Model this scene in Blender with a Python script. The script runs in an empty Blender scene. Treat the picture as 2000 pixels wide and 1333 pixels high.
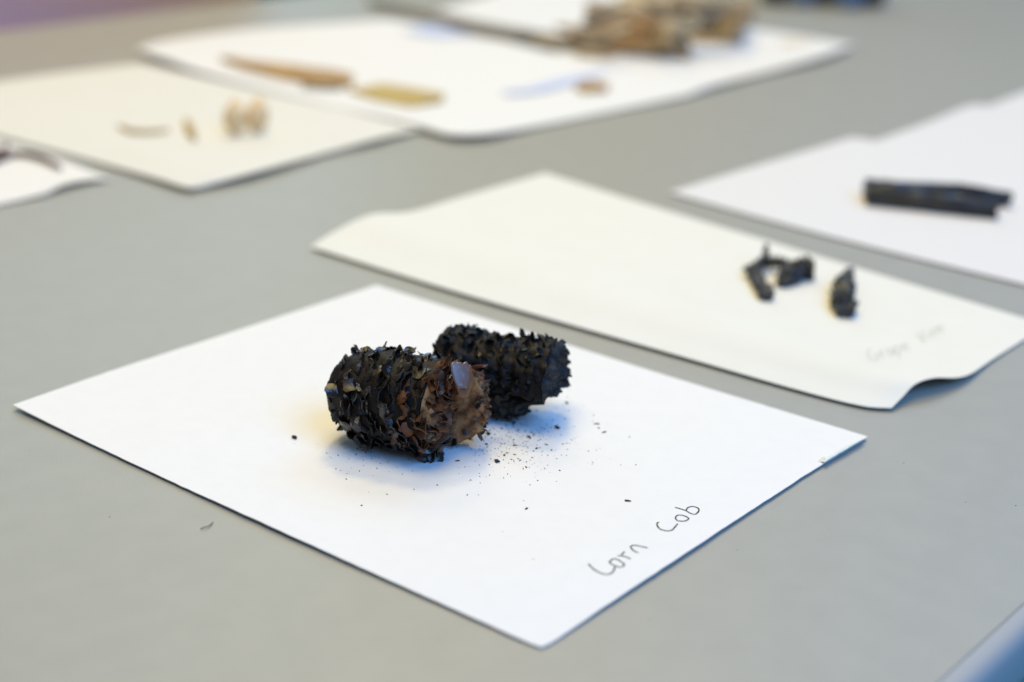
import bpy, math, random
from mathutils import Vector, Matrix, noise
from mathutils.bvhtree import BVHTree

S = bpy.context.scene
COL = S.collection
random.seed(7)
rad = math.radians

# ------------------------------------------------------------------ camera
H = 0.259                                   # lens height above the table top (m); table top is z = 0
FPX = 3040.5                                # focal length in pixels of the 2000 x 1333 photograph
RIGHT = Vector((0.999511, 0.01103, 0.02926)); UP = Vector((-0.03127, 0.352573, 0.935262)); BACK = Vector((0.0, -0.935719, 0.352746))
cam = bpy.data.cameras.new('camera'); camo = bpy.data.objects.new('camera', cam); COL.objects.link(camo)
camo.matrix_world = Matrix(((RIGHT.x, UP.x, BACK.x, 0), (RIGHT.y, UP.y, BACK.y, 0), (RIGHT.z, UP.z, BACK.z, H), (0, 0, 0, 1)))
cam.sensor_width = 36.0; cam.lens = FPX / 2000.0 * 36.0
cam.clip_start = 0.01; cam.clip_end = 60
cam.dof.use_dof = True
cam.dof.focus_distance = 0.588
cam.dof.aperture_fstop = 4.5
S.camera = camo
S.render.resolution_x, S.render.resolution_y = 1024, 682

# ------------------------------------------------------------------ world, lamps, exposure
S.view_settings.view_transform = 'Standard'; S.view_settings.look = 'None'
S.view_settings.exposure = 0.0; S.view_settings.gamma = 1.0
S.cycles.use_denoising = True
S.cycles.max_bounces = 8
S.cycles.sample_clamp_indirect = 6
w = bpy.data.worlds.new('World'); S.world = w; w.use_nodes = True
w.node_tree.nodes['Background'].inputs[0].default_value = (0.85, 0.92, 1.0, 1)
w.node_tree.nodes['Background'].inputs[1].default_value = 0.12

def area(name, loc, target, sx, sy, power, col):
    l = bpy.data.lights.new(name, 'AREA'); l.shape = 'RECTANGLE'; l.size = sx; l.size_y = sy
    l.energy = power; l.color = col
    o = bpy.data.objects.new(name, l); COL.objects.link(o)
    o.location = loc
    o.rotation_euler = (Vector(target) - Vector(loc)).to_track_quat('-Z', 'Y').to_euler()
    return o
# warm ceiling panels of the room, behind and above; cool daylight from the window on the right; plus added fills for the far sheets
WARM = (1.0, 0.78, 0.33)
area('warm_panel_or_fill_lamp', (-0.25, 0.50, 2.1), (-0.05, 0.6, 0), 1.4, 1.1, 27, WARM)
area('warm_panel_or_fill_lamp', (-0.05, 2.10, 2.4), (0, 0.8, 0), 0.5, 0.4, 25, WARM)
area('warm_panel_or_fill_lamp', (-0.3, 3.5, 2.4), (-0.1, 1.6, 0), 1.0, 0.6, 17, WARM)  # unseen panel, added to brighten the far sheets
area('far_window_lamp', (-1.2, 4.0, 1.15), (-0.25, 0.8, 0), 1.6, 1.2, 17, (0.34, 0.70, 1.0))
area('cool_lamp', (1.20, -0.95, 1.95), (0.03, 0.75, 0), 1.7, 1.5, 62, (0.13, 0.41, 1.0))
area('cool_lamp', (1.3, 3.3, 2.4), (0.0, 1.5, 0), 1.8, 1.2, 40, (0.16, 0.45, 1.0))  # unseen fill, added to bring blue light to the far sheets

# ------------------------------------------------------------------ helpers
def at(px, py, z=0.0):
    """point of the height-z plane seen at photo pixel (px, py)"""
    d = RIGHT * (px - 1000.0) - UP * (py - 666.5) - BACK * FPX
    return Vector((0, 0, H)) + d * ((z - H) / d.z)

def mesh(name, verts, faces, smooth=False):
    me = bpy.data.meshes.new(name)
    me.from_pydata([tuple(v) for v in verts], [], faces)
    me.update()
    if smooth:
        me.polygons.foreach_set('use_smooth', [True] * len(me.polygons))
    return me

def link(name, me, mat=None, parent=None, loc=None):
    o = bpy.data.objects.new(name, me); COL.objects.link(o)
    if mat is not None and me is not None and not me.materials: me.materials.append(mat)
    if parent is not None: o.parent = parent
    if loc is not None: o.location = loc
    return o

def part(name, verts, faces, mat, parent, smooth=False):
    """part whose verts are given in the parent's local coordinates"""
    return link(name, mesh(name, verts, faces, smooth), mat, parent)

def tag(o, label=None, cat=None, group=None, kind=None):
    if label: o['label'] = label
    if cat: o['category'] = cat
    if group: o['group'] = group
    if kind: o['kind'] = kind
    return o

def empty(name, loc, rz=0.0):
    o = bpy.data.objects.new(name, None); COL.objects.link(o)
    o.empty_display_size = 0.01
    o.location = loc; o.rotation_euler = (0, 0, rz)
    return o

def solo(name, verts, faces, mat, label, cat, group=None, smooth=False):
    """thing that is one mesh, its origin at its base"""
    vs = [Vector(v) for v in verts]
    c = sum(vs, Vector()) / len(vs); c.z = min(v.z for v in vs)
    o = link(name, mesh(name, [v - c for v in vs], faces, smooth), mat, None, c)
    return tag(o, label, cat, group)

def catmull(pts, n):
    """n+1 points spread evenly by length along a smooth line through pts"""
    P = [Vector(p) for p in pts]
    if len(P) == 2:
        return [P[0].lerp(P[1], i / n) for i in range(n + 1)]
    P = [P[0] * 2 - P[1]] + P + [P[-1] * 2 - P[-2]]
    dense = []
    for k in range(1, len(P) - 2):
        for s in range(16):
            t = s / 16.0
            a, b, c, d = P[k - 1], P[k], P[k + 1], P[k + 2]
            dense.append(0.5 * ((2 * b) + (c - a) * t + (2 * a - 5 * b + 4 * c - d) * t * t + (3 * b - a - 3 * c + d) * t ** 3))
    dense.append(P[-2])
    L = [0.0]
    for i in range(1, len(dense)): L.append(L[-1] + (dense[i] - dense[i - 1]).length)
    out = []; k = 0
    for i in range(n + 1):
        s = L[-1] * i / n
        while k < len(L) - 2 and L[k + 1] < s: k += 1
        f = (s - L[k]) / max(1e-12, L[k + 1] - L[k])
        out.append(dense[k].lerp(dense[k + 1], min(1, max(0, f))))
    return out

def fbm(v, o=3):
    s = 0.0; a = 1.0
    for i in range(o):
        s += a * noise.noise(v); v = v * 2.1; a *= 0.5
    return s

def tube(path, radii, seg=8, rough=0.0, seed=0.0, cap=True):
    """skin of rings along a path; rough = relative noise of the radius"""
    V = []; F = []
    n = len(path)
    up = Vector((0, 0, 1))
    for i, p in enumerate(path):
        p = Vector(p)
        t = (Vector(path[min(n - 1, i + 1)]) - Vector(path[max(0, i - 1)])).normalized()
        a = t.cross(up)
        if a.length < 0.1: a = t.cross(Vector((1, 0, 0)))
        a.normalize(); b = a.cross(t)
        for j in range(seg):
            th = 2 * math.pi * j / seg
            r = radii[i] * (1 + rough * fbm(Vector((math.cos(th) * 1.3 + seed, math.sin(th) * 1.3, i * 0.55)), 3))
            V.append(p + a * (r * math.cos(th)) + b * (r * math.sin(th)))
    for i in range(n - 1):
        for j in range(seg):
            k = (j + 1) % seg
            F.append((i * seg + j, i * seg + k, (i + 1) * seg + k, (i + 1) * seg + j))
    if cap:
        F.append(tuple(range(seg))[::-1]); F.append(tuple((n - 1) * seg + j for j in range(seg)))
    return V, F

def join(*vf):
    V = []; F = []
    for v, f in vf:
        b = len(V); V += [Vector(x) for x in v]; F += [tuple(i + b for i in q) for q in f]
    return V, F

def box(x0, x1, y0, y1, z0, z1):
    V = [Vector((x, y, z)) for z in (z0, z1) for y in (y0, y1) for x in (x0, x1)]
    F = [(0, 2, 3, 1), (4, 5, 7, 6), (0, 1, 5, 4), (2, 6, 7, 3), (0, 4, 6, 2), (1, 3, 7, 5)]
    return V, F

def lump(sx, sy, sz, n=5, rough=0.12, freq=1.6, seed=0.0, sq=4.0, taper=0.0):
    """broken chunk of size sx, sy, sz: a superellipsoid-like box with uneven faces, base on z = 0"""
    V = []; F = []; idx = {}
    def vert(p):
        k = tuple(round(c, 5) for c in p)
        if k in idx: return idx[k]
        q = Vector(p)
        m = (abs(q.x) ** sq + abs(q.y) ** sq + abs(q.z) ** sq) ** (1 / sq)
        q = q / m
        tp = 1 - taper * (q.x * 0.5 + 0.5)
        d = 1 + rough * fbm(q * freq + Vector((seed * 3.1, seed, -seed)), 4)
        q = Vector((q.x * sx / 2, q.y * sy / 2 * tp, q.z * sz / 2 * tp)) * d
        idx[k] = len(V); V.append(q); return idx[k]
    for ax in range(3):
        for sg in (-1, 1):
            for i in range(n):
                for j in range(n):
                    qs = []
                    for di, dj in ((0, 0), (1, 0), (1, 1), (0, 1)):
                        c = [0, 0, 0]; c[ax] = sg
                        c[(ax + 1) % 3] = -1 + 2 * (i + di) / n; c[(ax + 2) % 3] = -1 + 2 * (j + dj) / n
                        qs.append(vert(c))
                    F.append(tuple(qs if sg > 0 else qs[::-1]))
    z0 = min(v.z for v in V)
    for v in V: v.z -= z0
    return V, F

def xf(vf, loc=(0, 0, 0), rz=0.0, rx=0.0, ry=0.0):
    m = Matrix.Translation(loc) @ Matrix.Rotation(rz, 4, 'Z') @ Matrix.Rotation(ry, 4, 'Y') @ Matrix.Rotation(rx, 4, 'X')
    return [m @ Vector(v) for v in vf[0]], vf[1]

# ------------------------------------------------------------------ materials
def mat(name, base, rough=0.5, spec=0.5, var=None, scale=60.0, bump=0.0, bscale=400.0, translucent=None, tmix=0.3, rnd=0.0, rnd_col=None, detail=4.0, sheen=0.0, rrange=None):
    m = bpy.data.materials.new(name); m.use_nodes = True
    nt = m.node_tree; N = nt.nodes; Lk = nt.links
    p = N['Principled BSDF']
    p.inputs['Base Color'].default_value = (*base, 1)
    p.inputs['Roughness'].default_value = rough
    p.inputs['Specular IOR Level'].default_value = spec
    if sheen: p.inputs['Sheen Weight'].default_value = sheen
    tc = N.new('ShaderNodeTexCoord')
    src = None
    if var is not None:
        nz = N.new('ShaderNodeTexNoise'); nz.inputs['Scale'].default_value = scale; nz.inputs['Detail'].default_value = detail
        Lk.new(tc.outputs['Object'], nz.inputs['Vector'])
        rp = N.new('ShaderNodeValToRGB')
        rp.color_ramp.elements[0].position = 0.35; rp.color_ramp.elements[1].position = 0.68
        rp.color_ramp.elements[0].color = (*base, 1); rp.color_ramp.elements[1].color = (*var, 1)
        Lk.new(nz.outputs['Fac'], rp.inputs['Fac']); src = rp.outputs['Color']
    if rnd_col is not None:
        oi = N.new('ShaderNodeObjectInfo')
        mx = N.new('ShaderNodeMix'); mx.data_type = 'RGBA'
        pw = N.new('ShaderNodeMath'); pw.operation = 'POWER'; pw.inputs[1].default_value = rnd
        Lk.new(oi.outputs['Random'], pw.inputs[0]); Lk.new(pw.outputs[0], mx.inputs[0])
        if src is not None: Lk.new(src, mx.inputs[6])
        else: mx.inputs[6].default_value = (*base, 1)
        mx.inputs[7].default_value = (*rnd_col, 1); src = mx.outputs[2]
    if src is not None: Lk.new(src, p.inputs['Base Color'])
    if rrange is not None:                      # each piece its own gloss
        oi2 = N.new('ShaderNodeObjectInfo'); fr = N.new('ShaderNodeMath'); fr.operation = 'MULTIPLY'; fr.inputs[1].default_value = 7.31
        fm = N.new('ShaderNodeMath'); fm.operation = 'FRACT'
        mr_ = N.new('ShaderNodeMapRange'); mr_.inputs[3].default_value = rrange[0]; mr_.inputs[4].default_value = rrange[1]
        Lk.new(oi2.outputs['Random'], fr.inputs[0]); Lk.new(fr.outputs[0], fm.inputs[0]); Lk.new(fm.outputs[0], mr_.inputs[0])
        Lk.new(mr_.outputs[0], p.inputs['Roughness'])
    if bump:
        nb = N.new('ShaderNodeTexNoise'); nb.inputs['Scale'].default_value = bscale; nb.inputs['Detail'].default_value = 3
        Lk.new(tc.outputs['Object'], nb.inputs['Vector'])
        bp = N.new('ShaderNodeBump'); bp.inputs['Strength'].default_value = bump; bp.inputs['Distance'].default_value = 0.0004
        Lk.new(nb.outputs['Fac'], bp.inputs['Height']); Lk.new(bp.outputs['Normal'], p.inputs['Normal'])
    if translucent is not None:
        t = N.new('ShaderNodeBsdfTranslucent'); t.inputs['Color'].default_value = (*translucent, 1)
        ms = N.new('ShaderNodeMixShader'); ms.inputs[0].default_value = tmix
        Lk.new(p.outputs[0], ms.inputs[1]); Lk.new(t.outputs[0], ms.inputs[2])
        Lk.new(ms.outputs[0], N['Material Output'].inputs['Surface'])
    return m

M = {}
M['laminate'] = mat('table_laminate', (0.370, 0.366, 0.318), 0.46, 0.36, var=(0.388, 0.382, 0.332), scale=70.0, detail=9.0, bump=0.16, bscale=900.0)
M['edge'] = mat('table_edge_vinyl', (0.46, 0.47, 0.47), 0.42, 0.4, bump=0.05, bscale=600)
M['metal'] = mat('table_leg_metal', (0.25, 0.25, 0.26), 0.4, 0.5)
M['carpet'] = mat('blue_carpet', (0.19, 0.40, 0.46), 0.95, 0.1, var=(0.21, 0.43, 0.50), scale=300, bump=0.5, bscale=900)
M['white'] = mat('white_paper', (0.86, 0.86, 0.85), 0.75, 0.25, var=(0.845, 0.845, 0.835), scale=120.0, bump=0.10, bscale=1800.0)
M['cream'] = mat('cream_paper', (0.835, 0.83, 0.765), 0.75, 0.25, var=(0.825, 0.815, 0.74), scale=45.0, bump=0.10, bscale=1400.0)
M['cool'] = mat('cool_white_paper', (0.79, 0.78, 0.775), 0.75, 0.25, var=(0.78, 0.77, 0.765), scale=50.0)
M['cream2'] = mat('old_cream_paper', (0.80, 0.795, 0.74), 0.75, 0.25, var=(0.79, 0.78, 0.715), scale=30.0)
M['blueshade'] = mat('painted_blue_shade', (0.58, 0.66, 0.92), 0.75, 0.2)  # blue of cast shadows on the far sheet, put into a colour
M['torn'] = mat('torn_paper_blue_lit', (0.55, 0.76, 0.90), 0.8, 0.2, var=(0.80, 0.88, 0.92), scale=900.0)  # blue window light put into the torn layer's colour
M['tan_stain'] = mat('tan_paper_stain', (0.80, 0.70, 0.55), 0.8, 0.2)
M['ink'] = mat('dark_pen_ink', (0.025, 0.018, 0.028), 0.6, 0.2)
M['pencil'] = mat('faint_pencil', (0.38, 0.37, 0.33), 0.7, 0.2)
M['char'] = mat('charred_husk', (0.0042, 0.0033, 0.0030), 0.25, 0.75, var=(0.014, 0.009, 0.0065), scale=420.0, bump=0.6, bscale=900.0, rnd=3.0, rnd_col=(0.042, 0.027, 0.019), rrange=(0.16, 0.48))
M['charcore'] = mat('charred_core', (0.004, 0.0036, 0.0036), 0.6, 0.25, var=(0.012, 0.008, 0.006), scale=500.0, bump=0.8, bscale=1200.0)
M['char2'] = mat('sooty_husk', (0.0035, 0.0038, 0.0045), 0.42, 0.32, var=(0.0065, 0.0065, 0.007), scale=420.0, bump=0.6, bscale=900.0, rnd=4.0, rnd_col=(0.014, 0.012, 0.010), rrange=(0.3, 0.6))
M['charface'] = mat('charred_broken_face', (0.006, 0.0075, 0.0095), 0.6, 0.4, var=(0.024, 0.028, 0.034), scale=260.0, bump=0.9, bscale=1500.0)
M['brown'] = mat('brown_chaff', (0.13, 0.048, 0.021), 0.40, 0.4, var=(0.29, 0.135, 0.060), scale=380.0, bump=0.5, bscale=1200.0, translucent=(0.40, 0.13, 0.03), tmix=0.30, rnd=1.4, rnd_col=(0.13, 0.075, 0.05))
M['pith'] = mat('brown_pith', (0.10, 0.046, 0.021), 0.9, 0.15, var=(0.44, 0.23, 0.10), scale=260.0, bump=1.0, bscale=1500.0, detail=6)
M['hull'] = mat('pale_kernel_hull', (0.17, 0.135, 0.15), 0.24, 0.6, var=(0.23, 0.18, 0.185), scale=500.0, bump=0.3, bscale=1500.0, translucent=(0.5, 0.3, 0.2), tmix=0.2)
M['hullback'] = mat('tan_kernel_hull', (0.24, 0.12, 0.055), 0.4, 0.4, var=(0.30, 0.16, 0.08), scale=500.0, translucent=(0.6, 0.28, 0.1), tmix=0.3)
M['crumb'] = mat('char_crumb', (0.010, 0.010, 0.009), 0.6, 0.3, var=(0.03, 0.028, 0.022), scale=1500.0)
M['twigchar'] = mat('charred_vine', (0.009, 0.010, 0.012), 0.42, 0.55, var=(0.030, 0.030, 0.032), scale=260.0, bump=0.8, bscale=700.0)
M['stick'] = mat('charcoal_wood', (0.011, 0.012, 0.014), 0.44, 0.5, var=(0.024, 0.023, 0.023), scale=120.0, bump=0.3, bscale=500.0)
M['tan'] = mat('tan_shell', (0.78, 0.54, 0.26), 0.6, 0.3, var=(0.86, 0.70, 0.46), scale=110.0)
M['straw'] = mat('pale_straw', (0.62, 0.50, 0.28), 0.6, 0.3, var=(0.52, 0.38, 0.18), scale=120.0)
M['wood'] = mat('tan_wood', (0.56, 0.35, 0.11), 0.6, 0.3, var=(0.40, 0.23, 0.08), scale=70.0, bump=0.4)
M['woodgold'] = mat('golden_wood', (0.56, 0.42, 0.13), 0.6, 0.3, var=(0.50, 0.36, 0.11), scale=60.0)
M['bark'] = mat('grey_bark', (0.17, 0.145, 0.11), 0.8, 0.2, var=(0.30, 0.24, 0.16), scale=90.0, bump=0.6)
M['wooda'] = mat('pale_split_wood', (0.60, 0.48, 0.29), 0.7, 0.25, var=(0.46, 0.33, 0.18), scale=60.0, bump=0.4)
M['woodb'] = mat('rust_split_wood', (0.42, 0.24, 0.10), 0.7, 0.25, var=(0.52, 0.35, 0.17), scale=60.0, bump=0.4)
M['darktwig'] = mat('dark_brown_twig', (0.09, 0.05, 0.035), 0.6, 0.3, var=(0.26, 0.17, 0.12), scale=120.0)
M['fibre'] = mat('brown_fibre', (0.32, 0.22, 0.14), 0.7, 0.2)
M['jar'] = mat('dark_jar', (0.05, 0.055, 0.06), 0.3, 0.5)
M['jarblue'] = mat('blue_jar', (0.13, 0.22, 0.33), 0.3, 0.5)

# ------------------------------------------------------------------ table and floor
TU = Vector((0.6347, 0.7727, 0)); TN = Vector((0.7727, -0.6347, 0))     # along / across the table
c_near, c_far, u0, u1 = -0.1556, -1.315, -0.75, 2.55
TZ = rad(50.6)
table = tag(empty('table', (TU * ((u0 + u1) / 2) + TN * ((c_near + c_far) / 2)) + Vector((0, 0, -0.74)), TZ),
            'long table with grey-beige laminate top and pale edge under all papers', 'table')
HL, HW = (u1 - u0) / 2, (c_near - c_far) / 2          # local x = along, local -y = near-right edge
part('tabletop', *box(-HL, HL, -HW, HW, 0.714, 0.74), M['laminate'], table)
def edge_strip(x0, x1, y, sgn, along_x=True):
    prof = [(0.0002, 0.7397), (0.0035, 0.7392), (0.0062, 0.7372), (0.0075, 0.733), (0.0075, 0.720), (0.0055, 0.7145), (0.0002, 0.7138)]
    V = []; n = len(prof)
    for x in (x0, x1):
        for d, z in prof:
            V.append(Vector((x, y + sgn * d, z)) if along_x else Vector((y + sgn * d, x, z)))
    F = [(i, i + 1, n + i + 1, n + i) for i in range(n - 1)]
    F += [tuple(range(n)), tuple(range(n, 2 * n))[::-1]]
    return V, F
part('edge_strip', *edge_strip(-HL, HL, -HW, -1), M['edge'], table, True)
part('edge_strip', *edge_strip(-HL, HL, HW, 1), M['edge'], table, True)
part('edge_strip', *edge_strip(-HW, HW, -HL, -1, False), M['edge'], table, True)
part('edge_strip', *edge_strip(-HW, HW, HL, 1, False), M['edge'], table, True)
leg_me = mesh('leg', *box(-0.025, 0.025, -0.025, 0.025, 0, 0.7135))
for sx in (-1, 1):
    for sy in (-1, 1):
        link('leg', leg_me, M['metal'], table, (sx * (HL - 0.12), sy * (HW - 0.12), 0))
fl = link('floor', mesh('floor', [(-9, -7, -0.74), (9, -7, -0.74), (9, 12, -0.74), (-9, 12, -0.74)], [(0, 1, 2, 3)]), M['carpet'])
tag(fl, 'blue carpet floor below the table', None, None, 'structure')

# purple and orange chair beyond the far edge of the table
cm = bpy.data.materials.new('purple_to_orange_fabric'); cm.use_nodes = True
nt = cm.node_tree; pb = nt.nodes['Principled BSDF']; pb.inputs['Roughness'].default_value = 0.95
tc = nt.nodes.new('ShaderNodeTexCoord'); sp = nt.nodes.new('ShaderNodeSeparateXYZ'); rp = nt.nodes.new('ShaderNodeValToRGB')
mr = nt.nodes.new('ShaderNodeMapRange'); mr.inputs[1].default_value = -0.38; mr.inputs[2].default_value = 0.36
nt.links.new(tc.outputs['Object'], sp.inputs[0]); nt.links.new(sp.outputs['X'], mr.inputs[0])
nt.links.new(mr.outputs[0], rp.inputs[0]); nt.links.new(rp.outputs[0], pb.inputs['Base Color'])
el = rp.color_ramp.elements
el[0].position = 0.0; el[0].color = (0.86, 0.50, 0.62, 1)
el[1].position = 1.0; el[1].color = (0.92, 0.45, 0.18, 1)
e = el.new(0.35); e.color = (0.90, 0.50, 0.55, 1)
e = el.new(0.75); e.color = (0.92, 0.46, 0.34, 1)
ca = TN * (c_far - 0.17) + TU * 0.90
chair = tag(empty('chair', Vector((ca.x, ca.y, -0.74)), TZ), 'chair in fabric fading from purple to orange beyond the far table edge', 'chair')
part('backrest', *xf(lump(0.76, 0.05, 0.55, 6, 0.03, 1.2, 2.0, 8), (0, 0, 0.44)), cm, chair, True)
part('seat', *xf(lump(0.68, 0.48, 0.07, 6, 0.03, 1.2, 3.0, 8), (0, 0.26, 0.40)), cm, chair, True)
for sx in (-1, 1):
    for y in (0.05, 0.46):
        part('leg', *xf(box(-0.014, 0.014, -0.014, 0.014, 0, 0.41), (sx * 0.29, y, 0)), M['metal'], chair)

# ------------------------------------------------------------------ papers
BVH = {}
def sheet(name, key, A, B, C, D, m, label, cat='paper', nu=40, nv=32, thick=0.00025, bumpf=None, sag=0.0, ragged=0.0):
    """paper whose four edges are lines of (px, py, z): A bottom (v=0), B right (u=1), C top (v=1), D left (u=0)"""
    ed = []
    for e, n in ((A, nu), (B, nv), (C, nu), (D, nv)):
        ed.append(catmull([at(*p) for p in e], n))
    a, b, c, d = ed
    V = []
    for j in range(nv + 1):
        v = j / nv
        for i in range(nu + 1):
            u = i / nu
            p = (a[i] * (1 - v) + c[i] * v + d[j] * (1 - u) + b[j] * u
                 - (a[0] * (1 - u) * (1 - v) + a[nu] * u * (1 - v) + c[0] * (1 - u) * v + c[nu] * u * v))
            if bumpf: p.z += bumpf(u, v)
            if sag: p.z -= sag * math.sin(math.pi * u) * math.sin(math.pi * v)
            p.z = max(p.z, 0.00045)
            if ragged and (i in (0, nu) or j in (0, nv)):
                p += Vector((noise.noise(p * 900), noise.noise(p * 900 + Vector((9, 0, 0))), 0)) * ragged
            V.append(p)
    W = nu + 1
    F = [(j * W + i, j * W + i + 1, (j + 1) * W + i + 1, (j + 1) * W + i) for j in range(nv) for i in range(nu)]
    BVH[key] = BVHTree.FromPolygons([tuple(v) for v in V], F)
    n0 = len(V)
    V2 = V + [v - Vector((0, 0, thick)) for v in V]
    F2 = F + [tuple(n0 + k for k in f[::-1]) for f in F]
    rim = [i for i in range(nu)] + [j * W + nu for j in range(nv)] + [nv * W + i for i in range(nu, 0, -1)] + [j * W for j in range(nv, 0, -1)]
    b0 = len(V2); nr = len(rim)
    V2 += [V2[p] for p in rim] + [V2[n0 + p] for p in rim]
    for k in range(nr):
        q = (k + 1) % nr
        F2.append((b0 + q, b0 + k, b0 + nr + k, b0 + nr + q))
    # rim faces get their own corners through flat shading
    o = solo(name, V2, F2, m, label, cat)
    o.data.polygons.foreach_set('use_smooth', [k < 2 * len(F) for k in range(len(F2))])
    return o

def drop(key, x, y):
    h = BVH[key].ray_cast(Vector((x, y, 0.2)), Vector((0, 0, -1)))
    return h[0].z if h[0] is not None else 0.001

def on(key, px, py):
    """point of the paper seen at a photo pixel"""
    o = Vector((0, 0, H)); p = at(px, py, 0.0)
    h = BVH[key].ray_cast(o, (p - o).normalized())
    if h[0] is not None: return h[0]
    return at(px, py, 0.001)

def strokes(lines, width, key, lift=0.00012):
    """pen lines (pixel polylines) laid on a paper as thin flat ribbons"""
    V = []; F = []
    for ln in lines:
        pts = [on(key, x, y) for x, y in ln]
        n = max(8, len(pts) * 5)
        pts = catmull(pts, n)
        b = len(V)
        for i, p in enumerate(pts):
            t = pts[min(n, i + 1)] - pts[max(0, i - 1)]; t.z = 0; t.normalize()
            s = Vector((-t.y, t.x, 0))
            wd = width * (0.85 + 0.3 * noise.noise(Vector((i * 0.31, b, 0)))) * (0.6 if i in (0, n) else 1)
            z = drop(key, p.x, p.y) + lift
            V += [Vector((p.x, p.y, z)) + s * wd / 2, Vector((p.x, p.y, z)) - s * wd / 2]
        F += [(b + 2 * i, b + 2 * i + 1, b + 2 * i + 3, b + 2 * i + 2) for i in range(n)]
    return V, F

def onto(name, vf, m, parent, smooth=False):
    """part given in world coordinates under a thing that only has a location"""
    inv = Matrix.Translation(-parent.location)
    return part(name, [inv @ Vector(v) for v in vf[0]], vf[1], m, parent, smooth)

# front card with the two cobs
p1 = sheet('paper_card', 'p1',
    [(25, 791, .0026), (140, 848, .0017), (330, 938, .0014), (520, 1024, .0018), (760, 1133, .0014), (950, 1218, .0012), (1034, 1256, .0010), (1058, 1264, .0009)],
    [(1058, 1264, .0009), (1085, 1250, .0010), (1180, 1185, .0015), (1330, 1086, .0019), (1480, 988, .0016), (1600, 911, .0015), (1695, 853, .0016)],
    [(735, 557, .0010), (1000, 639, .0010), (1300, 733, .0012), (1695, 853, .0016)],
    [(25, 791, .0026), (240, 717, .0012), (480, 640, .0010), (735, 557, .0010)],
    M['white'], 'front white card with Corn Cob handwritten on it, under the two cob pieces', 'card', 72, 56, .0004, bumpf=lambda u, v: .0007 * noise.noise(Vector((u * 4.2, v * 3.4, 1.7))) * min(1, 9 * u, 9 * v, 9 - 9 * u, 9 - 9 * v), sag=.0003, ragged=.00022)
def z3(ox, oy, k, pts): return [(ox + x / k, oy + y / k) for x, y in pts]
zz = lambda pts: z3(1120, 960, 7.014, pts)
onto('handwriting', strokes([
    zz([(205, 995), (235, 1030), (300, 1085), (400, 1132), (480, 1140), (530, 1115), (558, 1075), (566, 1035)]),
    zz([(560, 1018), (500, 985), (498, 965), (540, 930), (590, 932), (650, 965), (692, 1000), (680, 1030), (620, 1040), (560, 1018)]),
    zz([(600, 884), (690, 892), (785, 930)]), zz([(655, 872), (680, 850), (702, 828)]),
    zz([(890, 845), (825, 815), (785, 770), (800, 747), (860, 745), (940, 760), (1020, 780)])], 0.00064, 'p1'), M['ink'], p1)
onto('handwriting', strokes([
    zz([(1172, 425), (1146, 440), (1150, 475), (1185, 518), (1240, 537), (1300, 545), (1355, 530), (1392, 490), (1430, 445)]),
    zz([(1432, 410), (1402, 382), (1405, 348), (1440, 328), (1510, 336), (1577, 370), (1550, 402), (1490, 412), (1432, 405)]),
    zz([(1390, 222), (1440, 235), (1540, 268), (1600, 302), (1660, 318), (1700, 295), (1720, 260), (1702, 230), (1635, 210), (1570, 225), (1540, 268)])], 0.00064, 'p1'), M['ink'], p1)
# torn layer at the right corner and the curled torn fringe along the left corner
def strip_on(key, a, b, lift):
    """thin ragged sliver between two pixel lines of the same length"""
    n = 24
    A = catmull([on(key, *p) if len(p) == 2 else at(*p) for p in a], n); B = catmull([on(key, *p) if len(p) == 2 else at(*p) for p in b], n)
    V = []
    for i in range(n + 1):
        j = 0.00025 * noise.noise(Vector((i * 1.7, 3.3, 0)))
        V += [A[i] + Vector((j, j, lift)), B[i] + Vector((-j, j, lift * 1.4))]
    return V, [(2 * i, 2 * i + 1, 2 * i + 3, 2 * i + 2) for i in range(n)]
onto('torn_layer', strip_on('p1', [(1604, 903), (1622, 892), (1650, 875), (1684, 859)], [(1610, 905, .0022), (1630, 893, .0022), (1655, 878, .0024), (1690, 857, .0024)], .00035), M['torn'], p1)
onto('stain', strip_on('p1', [(1598, 902), (1602, 897), (1606, 893)], [(1606, 904), (1609, 899), (1612, 894)], .0001), M['tan_stain'], p1)

# cream sheet with the charred twigs
def crease(u, v):
    return (0.0013 * math.exp(-((v - 0.34) / 0.07) ** 2) - 0.0003 * math.exp(-((v - 0.20) / 0.08) ** 2)) * math.sin(math.pi * min(1, max(0, u * 0.94 + .03)))
p2 = sheet('paper_sheet', 'p2',
    [(607, 482, .0022), (770, 533, .0020), (950, 587, .0022), (1300, 687, .0020), (1550, 759, .0018), (1680, 792, .0018), (1741, 797, .0020)],
    [(1741, 797, .0020), (1764, 774, .0045), (1788, 750, .0078), (1825, 738, .0085), (1885, 735, .0040), (1945, 698, .0016), (2045, 635, .0012)],
    [(1065, 338, .0012), (1300, 397, .0010), (1600, 470, .0010), (2045, 578, .0012)],
    [(607, 482, .0022), (650, 454, .0042), (722, 420, .0078), (800, 414, .0040), (900, 385, .0014), (1065, 338, .0012)],
    M['cream'], 'cream sheet with wavy short edges and faint pencil writing, holding small charred twigs', 'paper', 72, 48, bumpf=crease)
def word(chars, o, ex, ey):
    """letter strokes in a unit box laid along direction ex (advance) and ey (up), pixels"""
    out = []
    for dx, ls in chars:
        for l in ls:
            out.append([(o[0] + ex[0] * (dx + x) + ey[0] * y, o[1] + ex[1] * (dx + x) + ey[1] * y) for x, y in l])
    return out
G_ = [[(.7, .85), (.35, 1), (.05, .6), (.1, .15), (.45, 0), (.75, .25), (.75, .45), (.45, .45)]]
r_ = [[(.1, .6), (.12, .3), (.12, 0)], [(.12, .35), (.3, .58), (.5, .55)]]
a_ = [[(.55, .5), (.3, .6), (.08, .35), (.2, .02), (.45, .1), (.55, .5), (.6, .02)]]
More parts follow.
